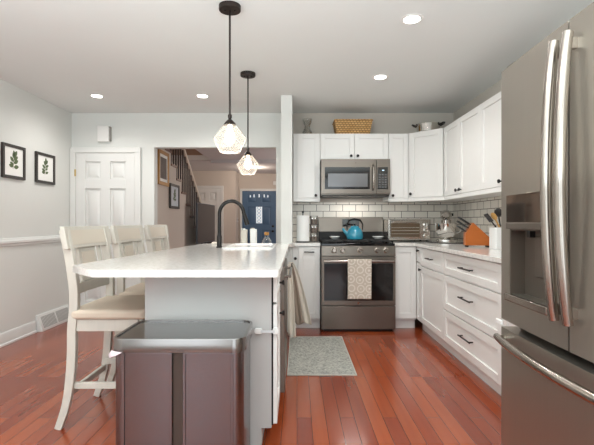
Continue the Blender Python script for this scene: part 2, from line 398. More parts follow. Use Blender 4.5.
struct(MB().box(XL-.1, XL, YR-.1, YB+WT, 0, H).build('wall_left', 'wall'))
struct(MB().box(XL-.1, XL, YB+WT, YF, 0, H+.1).build('wall_hall_left', 'wall_hall'))
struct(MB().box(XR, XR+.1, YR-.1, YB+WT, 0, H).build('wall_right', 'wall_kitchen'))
struct(MB().box(XR, XR+.1, YB+WT, YF, 0, H).build('wall_hall_right', 'wall_hall'))
# back wall with wide opening and a closet door hole left solid
OX0, OX1, OH = -1.71, -.25, 2.03
b = MB().box(XL, OX0, YB, YB+WT, 0, H)  .box(OX1, -.05, YB, YB+WT, 0, H).box(OX0, OX1, YB, YB+WT, OH, H)
struct(b.build('wall_back', 'wall'))
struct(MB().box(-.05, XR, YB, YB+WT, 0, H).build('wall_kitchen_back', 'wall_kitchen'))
struct(MB().box(-.165, -.05, 4.43, YB, 0, H).build('wall_stub', 'wall'))
# rear wall behind the camera with unseen openings added to let light in
b = MB().box(XL, -2.3, YR-.1, YR, 0, H).box(-.6, -.1, YR-.1, YR, 0, H).box(1.6, XR, YR-.1, YR, 0, H)
b.box(-2.3, -.6, YR-.1, YR, 0, .5).box(-2.3, 1.6, YR-.1, YR, 2.3, H)
struct(b.build('wall_rear', 'wall'))
# far hall wall
b = MB().box(XL, XR, YF, YF+.1, 0, H)
struct(b.build('wall_hall_far', 'wall_hall'))
struct(MB().box(-2.69, -1.56, 10.9, YF, 0, H).build('wall_hall_jog', 'wall_hall'))
# backsplash
struct(MB().box(-.05, XR, YB-.008, YB-.0005, .914, 1.37).build('wall_backsplash_back', 'tile_b'))
struct(MB().box(XR-.008, XR-.0005, 1.95, YB-.008, .914, 1.37).build('wall_backsplash_right', 'tile_r'))
# baseboards, chair rail
def prof_run(name, y0, y1, prof, m='trim'):
    n = len(prof); vs = [(XL+p[0], y0, p[1]) for p in prof]+[(XL+p[0], y1, p[1]) for p in prof]
    fs = [tuple(range(n)), tuple(range(n, 2*n))]+[(i, (i+1) % n, n+(i+1) % n, n+i) for i in range(n)]
    b = MB(); b._add(vs, fs); return struct(b.build(name, m))
BB = [(0, 0), (.026, 0), (.026, .015), (.014, .022), (.014, .095), (.008, .115), (0, .12)]
prof_run('baseboard_left', YR, 4.425, BB); bb2 = prof_run('baseboard_left_far', 5.05, YB, BB)
prof_run('trim_chair_rail', YR, YB, [(0, .905), (.012, .91), (.014, .928), (.028, .938), (.028, .958), (.014, .968), (.012, .978), (0, .985)])
struct(MB().box(-1.855, OX0, YB-.014, YB, 0, .12).build('baseboard_back', 'trim'))

# door_1: six panel door on the back wall
def sixpanel(name, x0, x1, y, h, m, cas, lab=None, casm='trim', panels=True):
    d = MB(); th = .035; W_ = x1-x0
    rails = [0, .20, .92, 1.02, h-.42, h-.31, h-.10, h]
    # frame pieces
    st = .11*W_/.7
    cx = (x0+x1)/2
    for a, c in ((x0, x0+st), (cx-st/2, cx+st/2), (x1-st, x1)): d.box(a, c, y-th, y, 0, h)
    for a, c in ((0, .2), (.92, 1.06), (h-.42, h-.31), (h-.10, h)): d.box(x0+st, x1-st, y-th+.0005, y, a, c)
    d.box(x0+st, x1-st, y-.012, y, .2, h-.1)
    for a, c in ((x0+st, cx-st/2), (cx+st/2, x1-st)):
        for e, g in ((.2, .92), (1.06, h-.42), (h-.31, h-.10)):
            i = .022
            vs = [(a+i, y-.012, e+i), (c-i, y-.012, e+i), (c-i, y-.012, g-i), (a+i, y-.012, g-i)]
            j = i+.03
            vs += [(a+j, y-.028, e+j), (c-j, y-.028, e+j), (c-j, y-.028, g-j), (a+j, y-.028, g-j)]
            d._add(vs, [(4, 5, 6, 7), (0, 1, 5, 4), (1, 2, 6, 5), (2, 3, 7, 6), (3, 0, 4, 7)])
    o = struct(d.build(name, m, bevel=.002))
    if cas:
        f = MB().box(x0-cas, x0-.003, y-.045, y, 0, h+.003).box(x1+.003, x1+cas, y-.045, y, 0, h+.003).box(x0-cas, x1+cas, y-.045, y, h+.003, h+cas)
        f.build('door_casing', casm, o, bevel=.004)
    return o
d1 = sixpanel('door_1', -2.628, -1.93, YB-.001, 1.955, 'trim', .068)
for z in (1.72, .25): MB().cyl((-2.632, YB-.05, z-.04), (-2.632, YB-.05, z+.04), .009).build('hinge', 'brass', d1)
b = MB().cyl((-1.99, YB-.036, .93), (-1.99, YB-.075, .93), .012).sphere((-1.99, YB-.085, .93), .027)
b.build('knob', 'brass', d1)
# far doors in the hall
sixpanel('door_2', -2.60, -1.93, 10.899, 1.99, 'trim', .07)
fd = sixpanel('door_3', -1.46, -.56, YF-.001, 1.97, 'blue', .06)
MB().box(-1.09, -.93, YF-.045, YF-.036, 1.11, 1.55).build('glass_insert', 'door_glass', fd, bevel=.002)
b = MB()
for z in (1.16, 1.25, 1.34, 1.43, 1.52):
    b.tube([(-1.01+.045*math.cos(a), YF-.048, z+.035*math.sin(a)) for a in [2*PI*k/12 for k in range(12)]], .005, 6, True)
b.build('leading', 'ink', fd)
b = MB()
for k in range(5):
    a = R(150-30*k); x = -1.01+.27*math.cos(a)
    b.box(x-.013, x+.013, YF-.047, YF-.036, 1.80, 1.80+.035+.05*math.sin(a))
b.build('fanlight_pane', 'door_glass', fd)
b = MB().cyl((-.64, YF-.036, 1.03), (-.64, YF-.07, 1.03), .03).build('deadbolt', 'black', fd)
b = MB().cyl((-.64, YF-.036, .9), (-.64, YF-.09, .9), .025).sphere((-.64, YF-.1, .9), .032).build('door_knob', 'black', fd)
o = MB().box(-.64, -.55, YF-.05, YF-.001, 2.13, 2.23).build('door_sensor', 'white_plastic', bevel=.006)
tag(o, 'small white sensor on the hall wall above the blue front door', 'sensor')

# ------------------------------------------------------------------ staircase beyond the opening
st = thing('staircase', 'staircase with dark balusters rising towards the left beyond the wide opening', 'staircase', (-1.78, 8.95, 0))
SL = .66
def hs(y): return 1.99-SL*(y-6.02)
b = MB()
tr = MB()
nst = 14; y0 = 6.02+1.99/SL
for k in range(nst):
    ya = y0-.27*k; yb = ya-.27; hz = SL*.27*(k+1)
    if yb < YB+WT: yb = YB+WT
    if ya <= YB+WT: break
    b.box(XL+.78-0.86+.001-XL-.78-0*0, -.0, yb-8.95, ya-8.95, 0, hz-.03) if False else b.box(-.90, -.0, yb-8.95, ya-8.95, 0, hz-.03)
    tr.box(-.90, .015, yb-8.95, ya+.02-8.95, hz-.03, hz)
b.build('stringer', 'wall_hall', st); tr.build('tread', 'stair', st)
y = 8.75
while y > 5.4:
    k = math.floor((y0-y)/.27)+1; zb = SL*.27*k; zt = hs(y)+.80
    MB().box(-.035, -.013, y-8.961, y-8.939, zb, min(zt, 3.4)).build('baluster', 'baluster', st)
    y -= .13
b = MB(); b.tube([(-.024, 8.8-8.95, hs(8.8)+.83), (-.024, 5.4-8.95, hs(5.4)+.83)], .032, 8)
b.build('handrail', 'rail', st)
b = MB().box(-.07, .03, -.10, 0.0, 0, 1.16).box(-.08, .04, -.11, .01, 1.16, 1.2); b.build('newel_post', 'baluster', st, bevel=.004)

# ------------------------------------------------------------------ cabinets
def pull(parent, M_, w_=.128):
    b = MB()
    b.cyl(M_ @ Vector((-w_/2-.015, -.03, 0)), M_ @ Vector((w_/2+.015, -.03, 0)), .006, n=10)
    for s_ in (-1, 1): b.cyl(M_ @ Vector((s_*w_/2, -.03, 0)), M_ @ Vector((s_*w_/2, 0, 0)), .005, n=8)
    return b.build('pull', 'black', parent)
def knob(parent, x, y, z):
    mt = T(x, y, z) @ Matrix.Rotation(PI/2, 4, 'X')
    return MB().lathe([(.006, 0), (.006, .012), (.015, .018), (.016, .024), (.012, .029)], 14, mt).build('knob', 'black', parent)
def shaker(name, parent, x0, x1, z0, z1, rail=.055, m='cab', y=0, th=.02):
    b = MB()
    b.box(x0, x0+rail, y-th, y, z0, z1).box(x1-rail, x1, y-th, y, z0, z1)
    b.box(x0+rail, x1-rail, y-th, y, z0, z0+rail).box(x0+rail, x1-rail, y-th, y, z1-rail, z1)
    b.box(x0+rail, x1-rail, y-th+.011, y, z0+rail, z1-rail)
    return b.build(name, m, parent, bevel=.0018)
def base_cab(label, loc, rot, w_, fronts, depth=.585, kick=True, m='cab', kickdepth=.05, off=0):
    t = thing('base_cabinet', label, 'cabinet', loc, rot)
    MB().box(0, w_, 0, depth, .1, .88).build('body', m, t)
    if kick: MB().box(0, w_, kickdepth, depth, 0, .0995).build('toe_kick', m, t)
    g = .003
    for f in fronts:
        k, x0, x1, z0, z1 = f[:5]; rail = .055 if x1-x0 > .2 else .035
        if z1-z0 < .17: rail = min(rail, .038)
        o = shaker('drawer' if k[0] == 'w' else 'door', t, x0+g, x1-g, z0+g, z1-g, rail, 'cab', y=-off)
        for h in f[5:]:
            if h[0] == 'pull': pull(o, T(h[1], -.02, h[2]), h[3] if len(h) > 3 else .128)
            else: knob(o, h[1], -.02-off, h[2])
    if off: MB().box(.004, w_-.002, -off, 0, .112, .876).build('shadow_gap_strip', 'gasket_gap', t)  # black strip stands in for the shade in the gap behind the fronts
    return t
YC = 4.56   # carcass front of the back run
base_cab('narrow white base cabinet left of the range, black bar pull at its top', (.012, YC, 0), 0, .234,
         [('d', 0, .234, .115, .875, ('pull', .117, .82, .075))])
c = base_cab('white filler cabinet in the corner behind the hanging towels', (-.048, YC, 0), 0, .058, [])
knob(c, .03, 0, .75)
base_cab('narrow white base cabinet squeezed between the range and the corner', (1.026, YC, 0), 0, .236, [('d', 0, .236, .115, .875)])
XC = 1.28   # carcass front of the right run
base_cab('white corner base cabinet with one slim front and a small black knob', (XC, 4.555, 0), -PI/2, .155,
         [('w', .02, .155, .72, .875, ('knob', .11, .84)), ('d', .02, .155, .115, .715)])
base_cab('white base cabinet with one drawer above a single door, right run', (XC, 4.398, 0), -PI/2, .69,
         [('w', 0, .69, .69, .875, ('pull', .345, .785)), ('d', 0, .69, .115, .685, ('knob', .03, .65))])
base_cab('wide white bank of three drawers beside the refrigerator', (XC, 3.706, 0), -PI/2, 1.06,
         [('w', 0, 1.06, .69, .875, ('pull', .53, .785, .19)), ('w', 0, 1.06, .39, .685, ('pull', .53, .56, .19)), ('w', 0, 1.06, .115, .385, ('pull', .53, .27, .19))])
base_cab('white base cabinet mostly hidden behind the refrigerator', (XC, 2.644, 0), -PI/2, .72, [('d', 0, .72, .115, .875)])
# right countertop
b = MB().prism([(1.024, 4.52), (1.235, 4.52), (1.235, 1.92), (XR-.009, 1.92), (XR-.009, YB-.009), (1.024, YB-.009)], .8805, .914)
ct = b.build('countertop', 'quartz', bevel=.003); tag(ct, 'white quartz countertop running along the right wall from range to refrigerator', 'countertop')

# peninsula
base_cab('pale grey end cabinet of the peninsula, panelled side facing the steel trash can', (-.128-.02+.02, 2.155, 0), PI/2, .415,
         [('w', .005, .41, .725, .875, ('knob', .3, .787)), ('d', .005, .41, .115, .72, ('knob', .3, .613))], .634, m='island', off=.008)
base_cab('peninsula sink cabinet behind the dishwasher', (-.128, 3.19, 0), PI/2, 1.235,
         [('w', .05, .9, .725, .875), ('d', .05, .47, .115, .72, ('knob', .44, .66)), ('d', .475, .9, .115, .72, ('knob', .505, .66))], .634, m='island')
o = MB().box(-.60, 0, 2.574, 3.186, 0, .88).build('x', 'island'); bpy.data.objects.remove(o)
dw = thing('dishwasher', 'slate dishwasher seen edge on in the aisle side of the peninsula', 'dishwasher', (-.128, 2.575, 0), PI/2)
MB().box(.002, .605, .005, .58, .0, .875).build('body', 'gasket_gap', dw)
MB().box(.002, .605, -.055, 0, .11, .868).build('door', 'slate', dw, bevel=.004)
b = MB().cyl((.05, -.085, .80), (.555, -.085, .80), .009).cyl((.07, -.085, .80), (.07, -.05, .80), .008).cyl((.535, -.085, .80), (.535, -.05, .80), .008)
b.build('handle', 'slate', dw)
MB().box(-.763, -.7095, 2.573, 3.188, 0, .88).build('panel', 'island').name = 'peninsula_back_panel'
tag(bpy.data.objects['peninsula_back_panel'], 'pale grey panel on the stool side of the peninsula behind the dishwasher', 'panel')
# outer end panel of the island: slim corner post line
pts = [(-1.136, 2.19), (-1.125, 2.155), (-.955, 1.975), (-.93, 1.958), (-.90, 1.955), (-.10, 1.955), (-.085, 1.962), (-.08, 1.98), (-.08, 4.429), (-.955, 4.429)]
b = MB().prism(pts, .8805, .914).prism([(-.08, 4.34), (-.049, 4.40), (-.049, 4.429), (-.08, 4.429)], .8805, .914).box(-.049, .245, 4.52, YB-.009, .8805, .914).prism([(-.049, 4.40), (-.02, 4.52), (-.049, 4.52)], .8805, .914); ct = b.build('peninsula_countertop', 'quartz')
tag(ct, 'large white quartz peninsula top with a clipped near corner', 'countertop')
MB().box(-1.0, -.80, 2.9, 2.94, .84, .88).build('x', 'island'); bpy.data.objects.remove(bpy.data.objects['x'])

# upper cabinets
def upper(label, loc, rot, w_, z0, z1, doors, depth=.31, group=None):
    t = thing('wall_cabinet', label, 'cabinet', loc, rot)
    MB().box(0, w_, 0, depth, z0, z1).build('body', 'cab', t)
    for d in doors:
        o = shaker('door', t, d[0]+.002, d[1]-.002, z0+.004+(.03 if z0 < 1.5 else 0), z1-.004, .055 if d[1]-d[0] > .25 else .05)
        for kx, kz in d[2:]: knob(o, kx, -.02, kz)
    if z0 < 1.5: MB().box(0, w_, -.022, .0, z0-.008, z0+.03).build('light_rail', 'cab', t, bevel=.002)
    return t
YU = 4.84; UZ0, UZ1 = 1.372, 2.13
upper('narrow white wall cabinet left of the microwave', (-.04, YU, 0), 0, .298, UZ0, UZ1, [(.04, .298, (.25, UZ0+.06))])
upper('short white double door wall cabinet above the microwave', (.26, YU, 0), 0, .764, 1.83, UZ1, [(0, .382, (.345, 1.875)), (.382, .764, (.42, 1.875))])
upper('narrow white wall cabinet right of the microwave', (1.026, YU, 0), 0, .222, UZ0, UZ1, [(0, .222, (.045, UZ0+.06))])
# diagonal corner
t = thing('wall_cabinet', 'white diagonal corner wall cabinet with the steel pot on top', 'cabinet', (1.26, 4.83, 0), -PI/4)
s2 = math.sqrt(.5)
def loc_(x, y): dx, dy = x-1.26, y-4.83; return ((dx-dy)*s2, (dx+dy)*s2)
b = MB().prism([loc_(*p) for p in ((1.25, 4.84), (1.555, 4.535), (XR-.002, 4.535), (XR-.002, YB-.002), (1.25, YB-.002))], UZ0, UZ1)
b.build('body', 'cab', t)
wd = math.hypot(.305, .305)
o = shaker('door', t, .012, wd-.022, UZ0+.034, UZ1-.004, .06, y=-.001); knob(o, .04, -.021, UZ0+.075)
MB().box(.0, wd-.01, -.022, -.001, UZ0-.008, UZ0+.03).build('light_rail', 'cab', t, bevel=.002)
XU = 1.565
upper('slim white wall cabinet on the right wall next to the diagonal corner', (XU, 4.53, 0), -PI/2, .43, UZ0, UZ1, [(0, .43, (.39, UZ0+.07))], .303)
u2 = upper('white double door wall cabinet on the right wall beside the refrigerator', (XU, 4.098, 0), -PI/2, .94, UZ0, UZ1, [(0, .47, (.05, UZ0+.07)), (.47, .94, (.85, UZ0+.07))], .303)
upper('white wall cabinet on the right wall hidden behind the refrigerator', (XU, 3.156, 0), -PI/2, 1.1, UZ0, UZ1, [(0, .55), (.55, 1.1)], .303)

# ------------------------------------------------------------------ range
X0, X1 = .252, 1.018; cx = (X0+X1)/2
rg = thing('range', 'slate gas range with five knobs between white cabinets', 'range', (cx, 4.43, 0))
hw = .383-.002
MB().box(-hw, hw, .04, .70, .02, .905).build('body', 'slate', rg)
b = MB().box(-hw+.02, hw-.02, .06, .6, .0, .0195); b.build('base_plinth', 'black', rg)
d_ = MB().box(-hw, hw, 0, .04, .275, .775)
dr = d_.build('oven_door', 'slate', rg, bevel=.004)
MB().box(-.345, .345, -.003, .002, .335, .70).build('window', 'oven_glass', dr, bevel=.001)
MB().box(-.355, .355, -.001, .003, .325, .71).build('window_surround', 'black_gloss', dr)
b = MB().tube([(-.36, -.045, .735), (-.2, -.05, .735), (.2, -.05, .735), (.36, -.045, .735)], .013, 10)
b.cyl((-.34, -.045, .735), (-.34, 0, .735), .011).cyl((.34, -.045, .735), (.34, 0, .735), .011)
b.build('handle', 'handle', dr)
MB().cyl((0, 0, .30), (0, -.003, .30), .011).build('round_badge', 'chrome', dr)
b = MB()
for z in (.42, .50, .58): b.cyl((-.33, .012, z), (.33, .012, z), .0035, n=6)
MB().box(-hw, hw, 0, .04, .03, .265).build('storage_drawer', 'slate', rg, bevel=.004)
cp = MB()
vs = [(-hw, 0.0, .785), (hw, 0.0, .785), (hw, .06, .785), (-hw, .06, .785), (-hw, .012, .885), (hw, .012, .885), (hw, .06, .885), (-hw, .06, .885)]
cp._add(vs, [(3, 2, 1, 0), (4, 5, 6, 7), (0, 1, 5, 4), (1, 2, 6, 5), (2, 3, 7, 6), (3, 0, 4, 7)])
cp = cp.build('control_panel', 'slate', rg, bevel=.003)
for px in (334.1, 342.7, 360.2, 377.4, 386.1):
    x = (px-297)/97.07-cx
    MB().lathe([(.030, 0), (.030, .006), (.022, .01), (.020, .032), (.017, .036)], 18, T(x, .007, .842) @ Matrix.Rotation(PI/2, 4, 'X')).build('knob', 'handle', cp)
ck = MB().box(-hw, hw, .03, .70, .888, .912).build('cooktop', 'black_gloss', rg, bevel=.004)
for gx, gw in ((-.255, .24), (0, .25), (.255, .24)):
    b = MB(); x0 = gx-gw/2+.004; x1 = gx+gw/2-.004
    b.box(x0, x1, .07, .082, .925, .94).box(x0, x1, .588, .6, .925, .94).box(x0, x0+.012, .07, .6, .925, .94).box(x1-.012, x1, .07, .6, .925, .94)
    b.box(x0, x1, .33, .342, .925, .94).box(gx-.006, gx+.006, .07, .6, .925, .94).box(x0, x1, .2, .21, .925, .94).box(x0, x1, .46, .47, .925, .94)
    for px in (x0, x1-.012):
        for py in (.07, .588): b.box(px, px+.012, py, py+.012, .912, .926)
    b.build('grate', 'iron', rg, bevel=.002)
for gx in (-.255, .255):
    for gy in (.2, .46): MB().lathe([(.045, .912), (.045, .918), (.03, .924)], 18, T(gx, gy, 0)).build('burner', 'iron', rg)
MB().lathe([(.06, .912), (.06, .918), (.04, .924)], 18, T(0, .33, 0)).build('burner', 'iron', rg)
bgd = MB().box(-hw, hw, .645, .70, .912, 1.02).build('backguard_base', 'black', rg)
bg2 = MB().prism([(.635, 1.02), (.70, 1.02), (.70, 1.195), (.655, 1.195)], -hw, hw, Matrix(((0, 0, 1, 0), (1, 0, 0, 0), (0, 1, 0, 0), (0, 0, 0, 1)))).build('backguard', 'slate', rg, bevel=.005)
mt = T(0, .6505, 1.125) @ Matrix.Rotation(-math.atan(.02/.175), 4, 'X')
MB().box(-.10, .10, -.010, .004, -.045, .045, mt).build('clock_display', 'black_gloss', bg2, bevel=.002)

# oven towel
def F_t(u, v):
    x = cx-.118+u*.24+.006*(v-.5)
    L = v*.86          # length along the cloth
    wv = .004*math.sin(u*14)*(min(1, v*1.4))
    if L < .40: return (x, 4.43-.067+.0+wv*.6, .752-.40+L)
    a = (L-.40)/.06
    if a < 1: return (x, 4.43-.067+.034*a, .752+.004*math.sin(a*PI))
    return (x, 4.43-.033+wv*.2, .752-(L-.46)*.55)
b = MB().sheet(F_t, 24, 60, .004); tw = b.build('dish_towel', 'cloth'); tag(tw, 'cream patterned dish towel folded over the oven door handle', 'towel')

# kettle
kt = thing('kettle', 'teal enamel kettle with a black arched handle on the range', 'kettle', (.645, 4.80, .9405))
MB().lathe([(.070, 0), (.088, .006), (.094, .03), (.092, .06), (.082, .095), (.062, .125), (.045, .137), (.045, .14)], 28).build('body', 'teal', kt)
b = MB().lathe([(.046, .139), (.042, .148), (.015, .155), (.008, .157)], 20)
ld = b.build('lid', 'teal', kt); MB().lathe([(.006, .155), (.012, .163), (.014, .172), (.006, .178)], 14).build('lid_knob', 'black', ld)
MB().tube([(-.075, 0, .055), (-.11, 0, .085), (-.135, 0, .125)], [.024, .017, .011], 12).build('spout', 'teal', kt)
MB().tube([(-.085+.0, 0, .105), (-.088, 0, .17), (-.06, 0, .215), (0, 0, .23), (.06, 0, .215), (.088, 0, .17), (.085, 0, .105)], [.006, .008, .012, .013, .012, .008, .006], 10).build('handle', 'black', kt)
# spoon rests
for x, wdt, lab in (((.43), .10, 'white ceramic dish at the back left of the cooktop'), ((.93), .11, 'white ceramic dish at the back right of the cooktop')):
    b = MB().lathe([(.5, 0), (.75, .012), (1, .03), (.96, .032), (.7, .016), (.1, .012)], 20, T(x, 4.93, .9405) @ Matrix.Diagonal((wdt*.62, .055, 1, 1)))
    tag(b.build('ceramic_dish', 'ceramic'), lab, 'dish')

# microwave
mw = thing('microwave', 'slate over the range microwave with black window and keypad', 'microwave', (.641, 4.70, 1.43))
mh = .377
MB().box(-mh, mh, .03, .44, 0, .395).build('body', 'slate', mw, bevel=.003)
o = MB().box(-mh, .225, 0, .03, .012, .395).build('door', 'slate', mw, bevel=.004)
MB().box(-mh+.04, .155, -.003, .001, .065, .305).build('window', 'black_gloss', o, bevel=.001)
b = MB().box(-mh+.075, .13, -.0045, -.0028, .09, .235); b.build('window_screen', mat('woven_screen', srgb(112, 112, 114), .15, .3), o)
MB().tube([(.19, -.004, .325), (.19, -.035, .30), (.19, -.042, .19), (.19, -.035, .08), (.19, -.004, .055)], .012, 12).build('handle', 'handle', o)
MB().cyl((-.0, 0, .352), (0, -.003, .352), .007).build('round_badge', 'slate_dark', o)
o = MB().box(.228, mh, 0, .03, .012, .395).build('control_panel', 'slate', mw, bevel=.004)
k_ = MB().box(.238, .352, -.003, .001, .065, .305).build('keypad', 'black_gloss', o)
MB().box(.288, .312, -.004, -.003, .266, .276).build('clock_digits', 'lit_digits', k_)
b = MB()
for i in range(3):
    for j in range(6): b.box(.252+i*.032, .274+i*.032, -.0038, -.003, .08+j*.027, .094+j*.027)
b.build('keys', 'gray_button', k_)
b = MB().box(-mh+.01, mh-.01, .01, .42, -.012, -.0005); b.build('vent_grille', 'black', mw)

# toaster oven
to = thing('toaster_oven', 'silver toaster oven with glass door on the corner counter', 'toaster oven', (1.255, 4.80, .9145))
MB().box(-.235, .235, .0, .30, .018, .255).build('body', 'steel', to, bevel=.008)
o = MB().box(-.225, .125, -.014, -.001, .03, .235).build('door', 'steel', to, bevel=.003)
MB().box(-.21, .11, -.016, -.012, .055, .205).build('window', 'tray', o)
b = MB()
for z in (.09, .125, .16): b.cyl((-.205, -.018, z), (.105, -.018, z), .002, n=6)
b.build('rack', 'chrome', o)
b = MB().cyl((-.19, -.045, .222), (.09, -.045, .222), .009).cyl((-.18, -.045, .222), (-.18, -.01, .222), .006).cyl((.08, -.045, .222), (.08, -.01, .222), .006)
b.build('handle', 'handle', o)
for z in (.19, .13, .07): MB().cyl((.18, 0, z), (.18, -.022, z), .02).build('knob', 'chrome', to)
for x in (-.2, .2):
    for y in (.03, .27): MB().cyl((x, y, 0), (x, y, .018), .012).build('foot', 'black', to)

# stand mixer
mx = thing('stand_mixer', 'silver stand mixer with a steel bowl in the counter corner', 'mixer', (1.615, 4.66, .9145), -.35)
b = MB().prism(rrect(-.10, .10, -.12, .16, .07), 0, .035); b.build('base', 'steel', mx, bevel=.008)
MB().prism(rrect(-.05, .05, .06, .15, .04), .035, .25).build('column', 'steel', mx, bevel=.01)
b = MB().sphere((0, .0, .295), .062, .17, .058, 20, 14); hd = b.build('motor_head', 'steel', mx)
MB().cyl((0, -.165, .295), (0, -.178, .295), .028).build('hub_cap', 'slate_dark', hd)
MB().cyl((0, -.05, .25), (0, -.05, .17), .018).build('beater_shaft', 'chrome', hd)
o = MB().lathe([(.045, .036), (.05, .045), (.09, .08), (.108, .14), (.112, .205), (.106, .205), (.10, .14), (.04, .05)], 28, T(0, -.05, 0)).build('bowl', 'chrome', mx)
MB().tube([(.105, -.05, .18), (.145, -.05, .175), (.148, -.05, .12), (.10, -.05, .10)], .006, 8).build('bowl_handle', 'chrome', o)
MB().cyl((.06, .03, .30), (.075, .03, .30), .016).build('speed_knob', 'black', mx)
b = MB().tube([(1.50, 4.90, .919), (1.46, 4.80, .919), (1.43, 4.66, .919), (1.45, 4.52, .919), (1.52, 4.44, .919), (1.62, 4.38, .919), (1.74, 4.42, .919), (1.84, 4.5, .919)], .0045, 8)
tag(b.build('power_cord', 'black'), 'black power cord lying on the counter around the stand mixer', 'cord')

# knife block
kb = thing('knife_block', 'orange wooden knife block full of dark handled knives', 'knife block', (1.585, 3.80, .9145), R(-12))
Mx = Matrix(((1, 0, 0, 0), (0, 0, 1, 0), (0, 1, 0, 0), (0, 0, 0, 1)))
b = MB().prism([(-.10, .015), (.11, .015), (.11, .075), (-.035, .215), (-.10, .12)], -.055, .055, Mx)
b.build('block', 'orange_wood', kb, bevel=.004)
for x in (-.08, .09):
    for y in (-.04, .04): MB().cyl((x, y, 0), (x, y, .015), .009).build('foot', 'black', kb)
# knives stick out of the slanted upper-left face: face from (-.10,.12) to (-.035,.215), normal to upper-left
nrm = Vector((-.095, 0, .065)).normalized(); al = Vector((.065, 0, .095)).normalized()
for i, (s_, yy, L) in enumerate(((.018, -.035, .085), (.018, 0, .09), (.018, .035, .085), (.055, -.035, .11), (.055, 0, .115), (.055, .035, .11), (.09, -.03, .12), (.09, .005, .125), (.09, .035, .12))):
    p = Vector((-.10, yy, .12))+al*s_
    kf = thing('kitchen_knife', 'black handled kitchen knife standing in the orange knife block', 'knife', group='knives in the knife block')
    mm = T(1.585, 3.80, .9145) @ rz(R(-12)) @ Matrix.Translation(p)
    q = nrm.to_track_quat('Z', 'Y').to_matrix().to_4x4()
    kf.matrix_world = mm @ q
    MB().box(-.008, .008, -.006, .006, .018, L).build('handle', 'kn', kf, bevel=.003)
    MB().box(-.007, .007, -.004, .004, .001, .018).build('bolster', 'chrome', kf)
# utensil crock
cr_ = thing('utensil_crock', 'white square ceramic utensil crock beside the refrigerator', 'crock', (1.655, 3.50, .9145))
b = MB().prism(rrect(-.065, .065, -.065, .065, .012), 0, .175); 
b.build('body', 'ceramic', cr_, bevel=.003)
def utensil(lab, base, tip, kind, m, wd_):
    t = thing('utensil', lab, 'utensil', (1.655+base[0], 3.50+base[1], 1.092))
    P = Vector(tip); 
    MB().cyl((0, 0, -.0), P*.62, .006, n=8).build('handle', m, t)
    q = P.to_track_quat('Z', 'Y').to_matrix().to_4x4(); mt = Matrix.Translation(P*.8) @ q @ Matrix.Rotation(R(20), 4, 'Z')
    if kind == 'sp': b = MB().sphere((0, 0, 0), 1, 1, 1, 14, 8); b.bm.transform(mt @ Matrix.Diagonal((wd_, .007, .034, 1)))
    else: b = MB().box(-wd_, wd_, -.003, .003, -.042, .042, mt)
    b.build('head', m, t, bevel=.002 if kind != 'sp' else 0)
utensil('black spatula leaning left in the white crock', (-.035, 0), (-.085, -.02, .095), 'fl', 'kn', .02)
utensil('tan wooden spoon leaning left in the white crock', (-.015, -.02), (-.062, -.01, .11), 'sp', 'tan_wood', .026)
utensil('tan wooden spatula standing in the white crock', (.0, .02), (-.035, .02, .095), 'fl', 'tan_wood', .016)
utensil('large black ladle standing tallest in the white crock', (.0, .0), (-.02, .0, .15), 'sp', 'kn', .045)
utensil('white turner standing at the right of the crock', (.03, -.02), (-.01, -.03, .11), 'fl', 'white_plastic', .022)

# paper towel holder and spice rack
pt = thing('paper_towel_holder', 'upright paper towel holder with a full white roll left of the range', 'paper towel', (.065, 4.70, .9145))
MB().lathe([(.075, 0), (.075, .008), (.02, .012)], 24).build('base', 'black', pt)
b = MB().cyl((0, 0, .01), (0, 0, .325), .006); b.sphere((0, 0, .33), .013); b.build('post', 'black', pt)
MB().lathe([(.069, .014), (.069, .292)], 32).build('paper_roll', 'paper', pt)
sr = thing('spice_rack', 'black wire spice rack tower beside the paper towel roll', 'spice rack', (.19, 4.80, .9145))
b = MB()
for x in (-.035, .035):
    for y in (-.035, .035): b.cyl((x, y, 0), (x, y, .29), .004, n=8)
for z in (.005, .1, .195, .288):
    b.box(-.04, .04, -.04, .04, z-.003, z)
b.build('frame', 'black', sr)
for k in range(3):
    for x in (-.018, .018):
        j = tag(MB().lathe([(.016, 0), (.016, .05), (.013, .056)], 14, T(.19+x, 4.78, .9145+.006+.095*k)).build('spice_jar', 'spice'), 'small spice jar standing in the black wire rack', 'jar', 'spice jars in the rack')
        MB().lathe([(.0165, .056), (.0165, .072)], 14, T(.19+x, 4.78, .9145+.006+.095*k)).build('lid', 'chrome', j)

# things on top of the wall cabinets
vz = UZ1+.001
b = MB().lathe([(.058, 0), (.062, .01), (.056, .05), (.033, .095), (.032, .12), (.05, .165), (.056, .20), (.053, .20), (.029, .12), (.029, .095), (.05, .05), (.05, .012), (.01, .01)], 24, T(.12, 5.0, vz))
tag(b.build('vase', 'vase'), 'clear hourglass vase on the cabinet left of the basket', 'vase')
bs = thing('wicker_basket', 'rectangular tan wicker basket standing above the microwave cabinet', 'basket', (.64, 4.98, vz))
b = MB(); 
def ring(hw_, hd_, z): return [(-hw_, -hd_, z), (hw_, -hd_, z), (hw_, hd_, z), (-hw_, hd_, z)]
vs = ring(.185, .10, 0)+ring(.215, .12, .155)+ring(.205, .11, .155)+ring(.175, .09, .01)
fs = [(3, 2, 1, 0)]+[(a*4+i, a*4+(i+1) % 4, a*4+4+(i+1) % 4, a*4+4+i) for a in range(3) for i in range(4)]+[(12, 13, 14, 15)]
b._add(vs, fs); b.build('body', 'wicker', bs)
b = MB(); P = [(-.212, -.117), (.212, -.117), (.212, .117), (-.212, .117)]
for i in range(4):
    p, q = P[i], P[(i+1) % 4]; n = 14 if i % 2 == 0 else 8
    b.tube([(p[0]+(q[0]-p[0])*k/n, p[1]+(q[1]-p[1])*k/n, .158+.003*(k % 2)) for k in range(n+1)], .010, 8)
